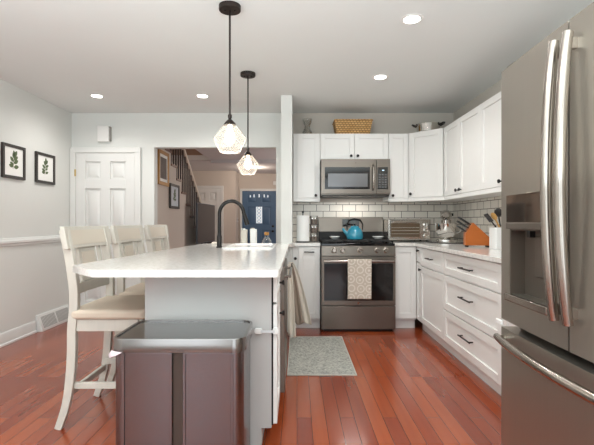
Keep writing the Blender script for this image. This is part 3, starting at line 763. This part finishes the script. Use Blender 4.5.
b.build('rim', 'wicker', bs)
po = thing('cooking_pot', 'shallow steel cooking pot with loop handles on the corner cabinet', 'pot', (1.47, 4.82, vz), R(-25))
MB().lathe([(.11, 0), (.125, .01), (.128, .095), (.134, .10), (.128, .102), (.12, .095), (.118, .012), (.01, .01)], 32).build('body', 'chrome', po)
for s_ in (-1, 1):
    MB().tube([(s_*.125, -.035, .08), (s_*.165, -.035, .10), (s_*.175, 0, .105), (s_*.165, .035, .10), (s_*.125, .035, .08)], .009, 8).build('handle', 'bronze', po)

# ------------------------------------------------------------------ refrigerator
fr = thing('refrigerator', 'slate french door refrigerator with steel bar handles and dispenser', 'refrigerator', (.837, 1.764, 0), -PI/2)
FW = .914
def bow(u): return .0-.011*math.sin(PI*max(0, min(1, u/FW)))
def slab(b, u0, u1, z0, z1, yb=.07, n=None):
    n = n or max(2, int((u1-u0)/.02)); P = [(u0+(u1-u0)*k/n, bow(u0+(u1-u0)*k/n)) for k in range(n+1)]
    b.prism(P+[(u1, yb), (u0, yb)], z0, z1); return b
MB().box(.004, FW-.004, .078, .93, .02, 1.74).build('body', 'gasket_gap', fr)
MB().box(.03, .09, .01, .2, 1.7405, 1.757).build('hinge_cover', 'gasket_gap', fr)
ZD = .738
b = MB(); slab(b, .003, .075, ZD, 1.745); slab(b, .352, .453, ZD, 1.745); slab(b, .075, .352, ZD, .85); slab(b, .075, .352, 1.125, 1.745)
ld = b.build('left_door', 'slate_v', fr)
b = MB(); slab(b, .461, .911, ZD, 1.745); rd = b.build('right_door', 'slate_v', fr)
b = MB(); slab(b, .003, .911, .08, .705); fz = b.build('freezer_drawer', 'slate_v', fr)
# dispenser
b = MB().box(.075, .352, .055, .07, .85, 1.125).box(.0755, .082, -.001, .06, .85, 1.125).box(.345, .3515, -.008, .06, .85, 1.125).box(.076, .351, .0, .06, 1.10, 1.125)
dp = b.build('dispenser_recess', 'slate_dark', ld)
b = MB(); n = 12; P = [(.056+.30*k/n, bow(.056+.30*k/n)-.004) for k in range(n+1)]
b.prism(P+[(.356, .01), (.056, .01)], 1.13, 1.237); b.build('dispenser_display', mat('mirror_panel', srgb(150, 138, 126), .06, .9), ld, bevel=.002)
b = MB(); P = [(.053+.304*k/n, bow(.053+.304*k/n)-.012) for k in range(n+1)]
b.prism(P+[(.357, .0), (.053, .0)], .824, .852); b.build('drip_tray', 'handle', ld, bevel=.004)
b = MB(); P = [(.056+.30*k/n, bow(.056+.30*k/n)-.006) for k in range(n+1)]
b.prism(P+[(.356, .01), (.056, .01)], 1.105, 1.128); b.build('dispenser_lip', 'slate', ld, bevel=.002)
MB().box(.18, .20, .01, .03, 1.075, 1.105).build('spout', 'black', ld)
MB().box(.17, .24, .045, .055, .93, 1.08).build('paddle', 'slate_dark', ld, bevel=.003)
def vhandle(u, parent):
    pts = []
    f = bow(u)
    for k in range(25):
        s_ = k/24; z = .826+.868*s_; d = f-.024-.025*math.sin(PI*s_)**.8
        pts.append((u, d, z))
    b = MB().tube(pts, [.0145+.0025*min(1, 6*min(k, 24-k)/24) for k in range(25)], 16)
    for z in (.86, 1.66): b.box(u-.009, u+.009, f-.03, f+.003, z-.016, z+.016)
    b.build('handle', 'handle', parent)
vhandle(.457-.0345, ld); vhandle(.457+.0345, rd)
pts = []
for k in range(33):
    s_ = k/32; u = .015+.884*s_; pts.append((u, bow(u)-.024-.032*math.sin(PI*s_)**.8, .668))
b = MB().tube(pts, [.013+.003*min(1, 8*min(k, 32-k)/32) for k in range(33)], 16)
for u in (.045, .87): b.cyl((u, bow(u)-.028, .668), (u, bow(u)+.003, .668), .012)
b.build('handle', 'handle', fz)
b = MB().box(-.014, .03, -.016, -.004, .715, .735); b.build('safety_latch', 'white_plastic', fz, bevel=.004)

# ------------------------------------------------------------------ trash can
tc_ = thing('trash_can', 'tall rectangular stainless steel trash can with two compartments', 'trash can', (-.494, 1.77, 0))
def notched(w_, d0, d1, r):
    p = rrect(-w_, w_, d0, d1, r, 8); out = []
    # start at bottom right corner arc end; insert notch in the front edge (y=d0)
    out = p[:]
    return out+[(-.022, d0), (-.022, d0+.014), (.022, d0+.014), (.022, d0)]
MB().prism(notched(.270, .008, .335, .042), .03, .592).build('body', 'steel_bin', tc_, bevel=.003)
MB().box(-.0215, .0215, .016, .0219, .031, .591).build('centre_channel', 'channel', tc_)
for x0, x1 in ((-.231, -.022), (.022, .231)):
    MB().box(x0, x0+.012, .003, .0079, .032, .590).build('door_edge', 'steel_bin', tc_, bevel=.002)
    MB().box(x1-.012, x1, .003, .0079, .032, .590).build('door_edge', 'steel_bin', tc_, bevel=.002)
MB().prism(rrect(-.26, .26, .02, .335, .04), 0, .0295).build('base', 'black', tc_)
MB().box(-.22, .22, -.03, .015, .012, .026).build('pedal', 'steel', tc_, bevel=.004)
# rim ring with top lid recessed
b = MB(); A = rrect(-.28, .28, 0, .352, .055, 8); Bp = rrect(-.268, .268, .012, .340, .045, 8); n = len(A)
vs = [(p[0], p[1], .594) for p in A]+[(p[0], p[1], .646) for p in A]+[(p[0]*.995, p[1]*.99+.002, .650) for p in A]+[(p[0], p[1], .650) for p in Bp]+[(p[0], p[1], .594) for p in Bp]
fs = []
for a in range(5):
    c = (a+1) % 5
    for i in range(n): fs.append((a*n+i, a*n+(i+1) % n, c*n+(i+1) % n, c*n+i))
b._add(vs, fs); b.build('lid_rim', 'rim', tc_)
MB().prism(rrect(-.2675, .2675, .0125, .3395, .0445, 8), .612, .645).build('lid', 'steel_lid', tc_, bevel=.002)
b = MB()._add([(-.276, .02, .600), (-.268, .004, .600), (-.225, -.006, .596), (-.275, -.006, .574), (-.288, .012, .582), (-.25, -.006, .584)], [(0, 1, 5, 4), (1, 2, 5), (5, 3, 4), (2, 3, 5)])
b.th = .002; b.build('bag_corner', 'pink', tc_)
textmesh('lid_lettering', 'simplehuman', .011, 'ink', tc_, (0, -.0007, .602), (PI/2, 0, 0))

l = area('cooktop_fill', (.64, 4.92, 1.415), (0, 0, 0), .3, .05, 1.6, (1, .96, .9))  # lamp added under the microwave to brighten the tiles
# child safety strap on the peninsula end cabinet
cs = thing('cabinet_lock', 'white child safety strap on the peninsula corner', 'lock', (-.15, 2.15, .59))
MB().prism(rrect(-.062, -.022, -.014, .014, .012), 0, .018, T(-.0, 0, 0) @ Matrix.Rotation(PI/2, 4, 'X')).build('pad', 'white_plastic', cs, bevel=.003)
MB().prism(rrect(.028, .06, -.016, .016, .012), 0, .02, T(.0, .0, 0) @ Matrix.Rotation(PI/2, 4, 'X')).build('latch', 'white_plastic', cs, bevel=.003)
MB().box(-.03, .04, -.022, -.019, -.006, .006).build('strap', 'clear_plastic', cs)

# ------------------------------------------------------------------ bar stools
def stool():
    t = thing('counter_stool', 'x', 'stool')
    HWY = .225
    rear = [(-.245, .0), (-.205, .12), (-.182, .25), (-.170, .4), (-.168, .55), (-.158, .66), (-.160, .78), (-.185, .95), (-.215, 1.09)]
    def cr(p, n=5):     # smooth the profile
        out = []
        for i in range(len(p)-1):
            p0 = p[max(0, i-1)]; p1 = p[i]; p2 = p[i+1]; p3 = p[min(len(p)-1, i+2)]
            for k in range(n):
                s_ = k/n
                out.append(tuple(.5*((2*p1[j])+(-p0[j]+p2[j])*s_+(2*p0[j]-5*p1[j]+4*p2[j]-p3[j])*s_*s_+(-p0[j]+3*p1[j]-3*p2[j]+p3[j])*s_**3) for j in (0, 1)))
        return out+[p[-1]]
    rp = cr(rear)
    for s_ in (-1, 1):
        b = MB().ribbon([(x, s_*HWY, z) for x, z in rp], .034, [.048 if z > .3 else .038+.01*z/.3 for x, z in rp]); 
        b.build('leg', 'stool', t, bevel=.004)
    for s_ in (-1, 1):
        b = MB().ribbon([(.225, s_*.20, 0), (.215, s_*.20, .3), (.205, s_*.20, .585)], .036, [.032, .038, .044]); b.build('leg', 'stool', t, bevel=.003)
    b = MB().box(-.16, .19, -.232, -.212, .535, .60).box(-.16, .19, .212, .232, .535, .60).box(.19, .21, -.21, .21, .535, .60).box(-.175, -.155, -.21, .21, .535, .60)
    b.build('seat_frame', 'stool', t, bevel=.003)
    b = MB().prism(rrect(-.19, .245, -.25, .25, .05), .600, .655); 
    o = b.build('cushion', 'cushion', t, bevel=.022, seg=4)
    b = MB().box(-.18, .205, -.218, -.198, .215, .25).build('stretcher', 'stool', t, bevel=.003)
    b = MB().box(-.18, .205, .198, .218, .215, .25).build('stretcher', 'stool', t, bevel=.003)
    b = MB().box(-.20, -.18, -.21, .21, .175, .21).build('stretcher', 'stool', t, bevel=.003)
    b = MB().box(.205, .228, -.19, .19, .15, .19).build('footrest', 'stool', t, bevel=.003)
    # back: crest rail curved, splat, lower rail
    def bx(z): 
        for i in range(len(rear)-1):
            if rear[i][1] <= z <= rear[i+1][1]:
                s_ = (z-rear[i][1])/(rear[i+1][1]-rear[i][1]); return rear[i][0]+(rear[i+1][0]-rear[i][0])*s_
        return rear[-1][0]
    def curved(y0, y1, z0, z1, th, off=0, n=12, dep=.02):
        b = MB(); vs = []
        for k in range(n+1):
            y = y0+(y1-y0)*k/n; c_ = -dep*(1-(y/.27)**2)+off
            for z in (z0, z1):
                vs.append((bx(z)+c_-th/2, y, z)); vs.append((bx(z)+c_+th/2, y, z))
        fs = [(0, 1, 3, 2), (4*n, 4*n+2, 4*n+3, 4*n+1)]
        for k in range(n):
            a = 4*k; c_ = a+4
            fs += [(a, c_, c_+1, a+1), (a+2, a+3, c_+3, c_+2), (a, a+2, c_+2, c_), (a+1, c_+1, c_+3, a+3)]
        b._add(vs, fs); return b
    curved(-.275, .275, .985, 1.108, .026, .012).build('crest_rail', 'stool', t, bevel=.004)
    o = curved(-.235, .235, 1.005, 1.088, .004, .012+.0145).build('crest_inset', 'inset', t, bevel=.001)
    o = curved(-.235, .235, 1.005, 1.088, .004, .012-.0145).build('crest_inset', 'inset', t, bevel=.001)
    curved(-.21, .21, .73, .79, .022, 0).build('lower_rail', 'stool', t, bevel=.003)
    sp = curved(-.105, .105, .792, .984, .018, 0).build('splat', 'stool', t, bevel=.003)
    b = curved(-.075, .075, .82, .96, .004, .0105); b.build('splat_inset', 'inset', sp)
    b = curved(-.075, .075, .82, .96, .004, -.0105); b.build('splat_inset', 'inset', sp)
    for s_ in (-1, 1): curved(s_*.155-.011, s_*.155+.011, .792, .984, .018, 0).build('spindle', 'stool', t, bevel=.002)
    return t
s1 = stool(); s1.location = (-1.06, 2.58, 0); s1['label'] = 'whitewashed counter stool with beige seat nearest the steel trash can'; s1['group'] = 'counter stools at the peninsula'
dup(s1, (-1.06, 3.20, 0), label='whitewashed counter stool in the middle of the three', group='counter stools at the peninsula')
dup(s1, (-1.06, 3.86, 0), label='whitewashed counter stool farthest from the trash can', group='counter stools at the peninsula')

# ------------------------------------------------------------------ sink, faucet, bottles on the peninsula
sk = thing('sink', 'white drop in sink at the far end of the peninsula', 'sink', (-.415, 3.86, .9145))
b = MB(); A = rrect(-.21, .21, -.34, .36, .05, 6); Bp = rrect(-.185, .185, -.315, .335, .04, 6); n = len(A)
vs = [(p[0], p[1], 0) for p in A]+[(p[0]*.99, p[1]*.99, .012) for p in A]+[(p[0], p[1], .012) for p in Bp]+[(p[0]*.97, p[1]*.97, .001) for p in Bp]
fs = [(a*n+i, a*n+(i+1) % n, (a+1)*n+(i+1) % n, (a+1)*n+i) for a in range(3) for i in range(n)]+[tuple(range(3*n, 4*n))]
b._add(vs, fs); b.build('basin', 'ceramic', sk)
MB().cyl((0, 0, .0012), (0, 0, .004), .04).build('drain', 'chrome', sk)
fc = thing('faucet', 'tall black gooseneck faucet rising beside the sink', 'faucet', (-.685, 3.78, .9145))
fc.location = (-.668, 3.70, .9145)
MB().lathe([(.028, 0), (.028, .008), (.022, .014), (.021, .10), (.018, .105), (.013, .16)], 20).build('base', 'black', fc)
pts = [(0, 0, .10), (0, 0, .26)]
for k in range(17):
    a = PI-PI*k/16*.97; pts.append((.105+.105*math.cos(a), -.0, .285+.115*math.sin(a)))
pts += [(.225, 0, .25)]
MB().tube(pts, .016, 14).build('neck', 'black', fc)
MB().tube([(.213, 0, .285), (.232, 0, .225), (.242, 0, .195)], [.017, .02, .02], 14).build('spray_head', 'black', fc)
MB().cyl((0, 0, .065), (0, .05, .075), .009).cyl((0, .05, .075), (0, .065, .14), .006).build('lever', 'black', fc)
def bottle(lab, x, y, w_, h, m, pump=True):
    t = thing('soap_bottle', lab, 'bottle', (x, y, .9145))
    MB().prism(rrect(-w_/2, w_/2, -w_/2, w_/2, w_*.2), 0, h).build('body', m, t, bevel=.004)
    if pump:
        MB().cyl((0, 0, h), (0, 0, h+.006), .013).box(-.03, .008, -.006, .006, h+.006, h+.011).build('pump', 'cream_bottle' if m != 'cream_bottle' else 'white_plastic', t)
    return t
bottle('square cream soap bottle behind the sink', -.53, 4.32, .062, .145, 'cream_bottle')
bottle('square white soap bottle right of the cream one behind the sink', -.437, 4.32, .066, .15, 'white_plastic')
gj = thing('glass_bottle', 'clear glass bottle with an amber stopper at the far end of the peninsula', 'bottle', (-.305, 4.32, .9145))
MB().lathe([(.045, 0), (.05, .01), (.045, .035), (.028, .06), (.02, .07), (.02, .085)], 20).build('body', 'jar', gj)
MB().lathe([(.017, .086), (.024, .09), (.024, .115), (.018, .12)], 16).build('stopper', 'amber', gj)
sc = tag(MB().prism(rrect(-.85, -.75, 4.25, 4.32, .02), .9145, .935).build('folded_cloth', 'linen', bevel=.008), 'folded white dishcloth lying left of the faucet', 'cloth')

# hanging towels at the sink side
hk = thing('towel_hook', 'black three armed hook rail holding the towels beside the dishwasher', 'hook', (-.128, 4.12, 0))
for dy in (-.05, 0, .05): MB().tube([(.022, dy, .70), (.05, dy, .70), (.075, dy, .71), (.08, dy, .735)], .006, 8).build('hook_arm', 'black', hk)
MB().box(.0215, .027, -.065, .065, .68, .73).build('backplate', 'black', hk)
def hang(lab, x0, x1, xb0, xb1, y, yb, zt, zb, m, ph, amp=.02, name='hanging_towel'):
    def f(u, v):
        s_ = v**.7
        xa = x0+(xb0-x0)*s_; xc = x1+(xb1-x1)*s_
        return (xa+(xc-xa)*u, y+(yb-y)*v+amp*min(1, .15+v*4)*math.sin(u*PI*3.2+ph)*(.35+.65*v)+.006*math.sin(v*9+u*3), zt+(zb-zt)*v+.012*math.sin(u*5+ph)*v)
    b = MB().sheet(f, 30, 36, .005); o = b.build(name, m); tag(o, lab, 'towel'); return o
hang('wider cream towel hanging farthest from the dishwasher, flaring at its hem', -.085, -.04, .03, .145, 4.17, 4.22, .745, .14, 'linen', .3, .014)
hang('slim cream towel hanging closest to the dishwasher', -.088, -.055, -.085, -.01, 4.07, 4.03, .735, .06, 'linen', 1.5, .012)
hang('taupe cloth hanging between the two cream towels', -.08, -.045, -.02, .06, 4.12, 4.125, .725, .16, 'linen_brown', 2.2, .01)

# ------------------------------------------------------------------ rug
rgm = thing('kitchen_rug', 'rectangular grey flecked rug on the wood floor before the range', 'rug', (.185, 3.70, 0))
MB().box(-.25, .25, -.525, .525, 0, .009).build('pile', 'rug', rgm, bevel=.003)
b = MB(); b.tube([(-.254, -.53, .005), (.254, -.53, .005), (.254, .53, .005), (-.254, .53, .005)], .005, 6, True)
b.build('binding', 'rug_edge', rgm)

# ------------------------------------------------------------------ left wall: prints and register, chime
def leafy(b, x, y, z, L, ang, th=.0006):
    pts = []
    n = 8
    for k in range(n+1): t_ = k/n; pts.append((L*t_, .26*L*math.sin(PI*t_)**.8))
    for k in range(n-1, 0, -1): t_ = k/n; pts.append((L*t_, -.26*L*math.sin(PI*t_)**.8))
    vs = [(x, y+p[0]*math.cos(ang)-p[1]*math.sin(ang), z+p[0]*math.sin(ang)+p[1]*math.cos(ang)) for p in pts]
    vs2 = [(v[0]+th, v[1], v[2]) for v in vs]; m_ = len(vs)
    b._add(vs+vs2, [tuple(range(m_)), tuple(range(m_, 2*m_))]+[(i, (i+1) % m_, m_+(i+1) % m_, m_+i) for i in range(m_)])
def picture(name, lab, X, y0, y1, z0, z1, fm, fw, inner, kind):
    t = thing(name, lab, 'picture', (X, (y0+y1)/2, (z0+z1)/2)); a = (y1-y0)/2; c = (z1-z0)/2
    b = MB().box(.001, .024, -a, -a+fw, -c, c).box(.001, .024, a-fw, a, -c, c).box(.001, .024, -a+fw, a-fw, -c, -c+fw).box(.001, .024, -a+fw, a-fw, c-fw, c)
    b.build('frame', fm, t, bevel=.003)
    MB().box(.002, .012, -a+fw, a-fw, -c+fw, c-fw).build('mat_board', inner, t)
    if kind == 'land':
        MB().box(.0125, .0135, -a*.6, a*.6, -c*.62, c*.62).build('print', 'art_grey', t); return t
    b = MB(); rr = random.Random(kind)
    x = .0125; b.tube([(x, -.008, -c*.42), (x, .0, 0), (x, .01, c*.3)], .0012, 6)
    base = [(-.0, -.03, 150), (0, -.015, 35), (0, .0, 140), (.003, .015, 30), (.006, .03, 120), (.008, .045, 60), (.0, -.05, 20), (-.003, -.045, 165), (.01, .05, 90)]
    for yy, zz, an in base:
        leafy(b, x, yy, zz, (.066 if kind == 1 else .056)*rr.uniform(.85, 1.2), R(an+rr.uniform(-12, 12)))
    b.build('print', 'leaf', t); return t
picture('framed_print', 'black framed botanical print on the left wall, the one nearer the camera', XL, 3.915, 4.245, 1.545, 1.865, 'frame_black', .028, 'mat_white', 1)
picture('framed_print', 'black framed botanical print on the left wall, the one nearer the closet door', XL, 4.42, 4.765, 1.545, 1.865, 'frame_black', .028, 'mat_white', 2)
picture('framed_picture', 'gold framed picture on the wall below the stairs', -1.775+.0, 5.46, 5.90, 1.62, 2.03+.04, 'gold', .045, 'mat_white', 'land')
picture('framed_picture', 'smaller black framed picture lower on the wall below the stairs', -1.775, 5.96, 6.42, 1.33, 1.68, 'frame_black', .035, 'art_blue', 1)

vt = thing('floor_register', 'white slanted heating register at the foot of the left wall', 'vent', (XL, 4.74, 0))
P = [(0, 0), (.075, 0), (.075, .012), (.022, .165), (0, .17)]
vs = [(p[0], -.30, p[1]) for p in P]+[(p[0], .30, p[1]) for p in P]
MB()._add(vs, [tuple(range(5)), tuple(range(5, 10))]+[(i, (i+1) % 5, 5+(i+1) % 5, 5+i) for i in range(5)]).build('housing', 'trim', vt, bevel=.003)
sl = math.atan2(.053, .153); Mg = T(.0495, 0, .088) @ Matrix.Rotation(-sl, 4, 'Y')
for y0_, y1_ in ((-.26, -.015), (.015, .26)):
    g = MB().box(-.002, .0015, y0_, y1_, -.06, .06, Mg).build('grille', 'grille', vt)
    b = MB()
    for k in range(11): y = y0_+(y1_-y0_)*(k+.5)/11; b.box(.0015, .003, y-.003, y+.003, -.058, .058, Mg)
    b.build('louvres', 'trim', g)
ch = thing('door_chime', 'white door chime box on the wall above the closet door', 'chime', (-2.295, YB-.001, 2.09))
MB().box(-.075, .06, -.05, 0, .0, .19).build('cover', 'white_plastic', ch, bevel=.004)
MB().box(.06, .075, -.045, 0, .01, .18).build('side_grille', 'grille', ch)
sw = thing('light_switch', 'white switch plate on the side of the hall wall left of the blue door', 'switch', (-1.60-.14, 10.899, 1.15))
sw.location = (-1.559, 11.3, 1.20); sw.rotation_euler = (0, 0, PI/2)
MB().box(-.04, .04, -.006, 0, -.06, .06).build('plate', 'white_plastic', sw, bevel=.002); MB().box(-.012, .012, -.012, -.006, -.02, .02).build('toggle', 'black', sw)

# television on console in the far room
cn = thing('media_console', 'dark wooden console under the television beyond the opening', 'console', (-1.50, 7.44, 0), R(0))
MB().box(-.25, .2, -.55, .55, .08, .74).build('body', 'console', cn, bevel=.006)
for x in (-.22, .17):
    for y in (-.5, .5): MB().box(x-.025, x+.025, y-.025, y+.025, 0, .08).build('leg', 'console', cn)
for s_ in (-1, 1):
    o = MB().box(.2, .218, min(0, s_*.54), max(0, s_*.54), .1, .72).build('door', 'console', cn, bevel=.003); MB().sphere((.228, s_*.05, .42), .012).build('knob', 'brass', o)
tv = thing('television', 'flat screen television angled away beside the stair balusters', 'television', (-1.56, 7.44, .7405), R(-4))
MB().box(-.03, .0, -.54, .54, .045, .71).build('bezel', 'tvframe', tv, bevel=.004)
MB().box(.0, .003, -.525, .525, .06, .695).build('screen', 'screen', tv)
MB().box(-.10, .10, -.18, .18, 0, .012).box(-.03, -.005, -.04, .04, .012, .05).build('stand', 'black', tv)

# ------------------------------------------------------------------ lamps
NAMES = ['recessed ceiling light above the aisle, nearest the refrigerator', 'recessed ceiling light in front of the pot on the corner cabinet', 'recessed ceiling light nearest the left wall', 'recessed ceiling light between the left wall and the near pendant', 'recessed ceiling light behind the camera on the kitchen side', 'recessed ceiling light behind the camera by the left wall', 'recessed ceiling light behind the camera over the middle']
proto = None
for (x, y), nm in zip(CANS, NAMES):
    if proto is None:
        proto = thing('recessed_light', 'x', 'ceiling light', (x, y, H), group='recessed ceiling lights')
        MB().lathe([(.05, -.002), (.062, -.006), (.075, -.003), (.076, -.0005), (.05, -.0005)], 28, cap=False).build('trim_ring', 'white_plastic', proto)
        MB().lathe([(.052, -.004), (.052, -.0012)], 28).build('lens', 'lens', proto); t = proto
        t['label'] = nm
    else: t = dup(proto, (x, y, H), label=nm)
    spot((x, y, H-.02), CAN_POWER)
def pendant():
    t = thing('pendant_light', 'x', 'pendant', (0, 0, H), group='pendant lights over the peninsula')
    b = MB().lathe([(.065, -.028), (.066, -.024), (.066, -.001)], 32); cn_ = b.build('canopy', 'bronze', t)
    b = MB().cyl((-.03, -.0, -.034), (-.03, 0, -.027), .006).cyl((.03, 0, -.034), (.03, 0, -.027), .006); b.build('screw', 'black', cn_)
    MB().cyl((0, 0, -.69), (0, 0, -.027), .006, n=10).build('rod', 'bronze', t)
    MB().lathe([(.007, -.655), (.012, -.66), (.012, -.675), (.008, -.685), (.02, -.695), (.036, -.715), (.038, -.722), (.0, -.722)], 24).build('socket_cap', 'bronze', t)
    MB().lathe([(.036, -.722), (.042, -.728), (.096, -.80), (.098, -.81), (.062, -.882), (.056, -.888), (.002, -.889)], 28, cap=False).build('glass_shade', 'globe', t)
    MB().lathe([(.013, -.722), (.014, -.745), (.028, -.775), (.031, -.80), (.024, -.83), (.006, -.845)], 18).build('bulb', 'bulb', t)
    return t
p1 = pendant(); p1.location = (-.406, 2.60, H); p1['label'] = 'glass globe pendant on a dark rod, the nearer and larger of the two'
p2 = dup(p1, (-.43, 3.77, H), label='glass globe pendant on a dark rod, the farther one above the faucet')
for p in (p1, p2): point((p.location.x, p.location.y, H-.86), PENDANT_POWER)
o = point((-1.0, 10.2, 2.3), 13, (1, .85, .7), .15)  # lamp without a fixture, added to light the hall
point((-2.2, 7.6, 3.4), 12, (1, .85, .7), .15)  # unseen lamp above the stairs, no fixture built
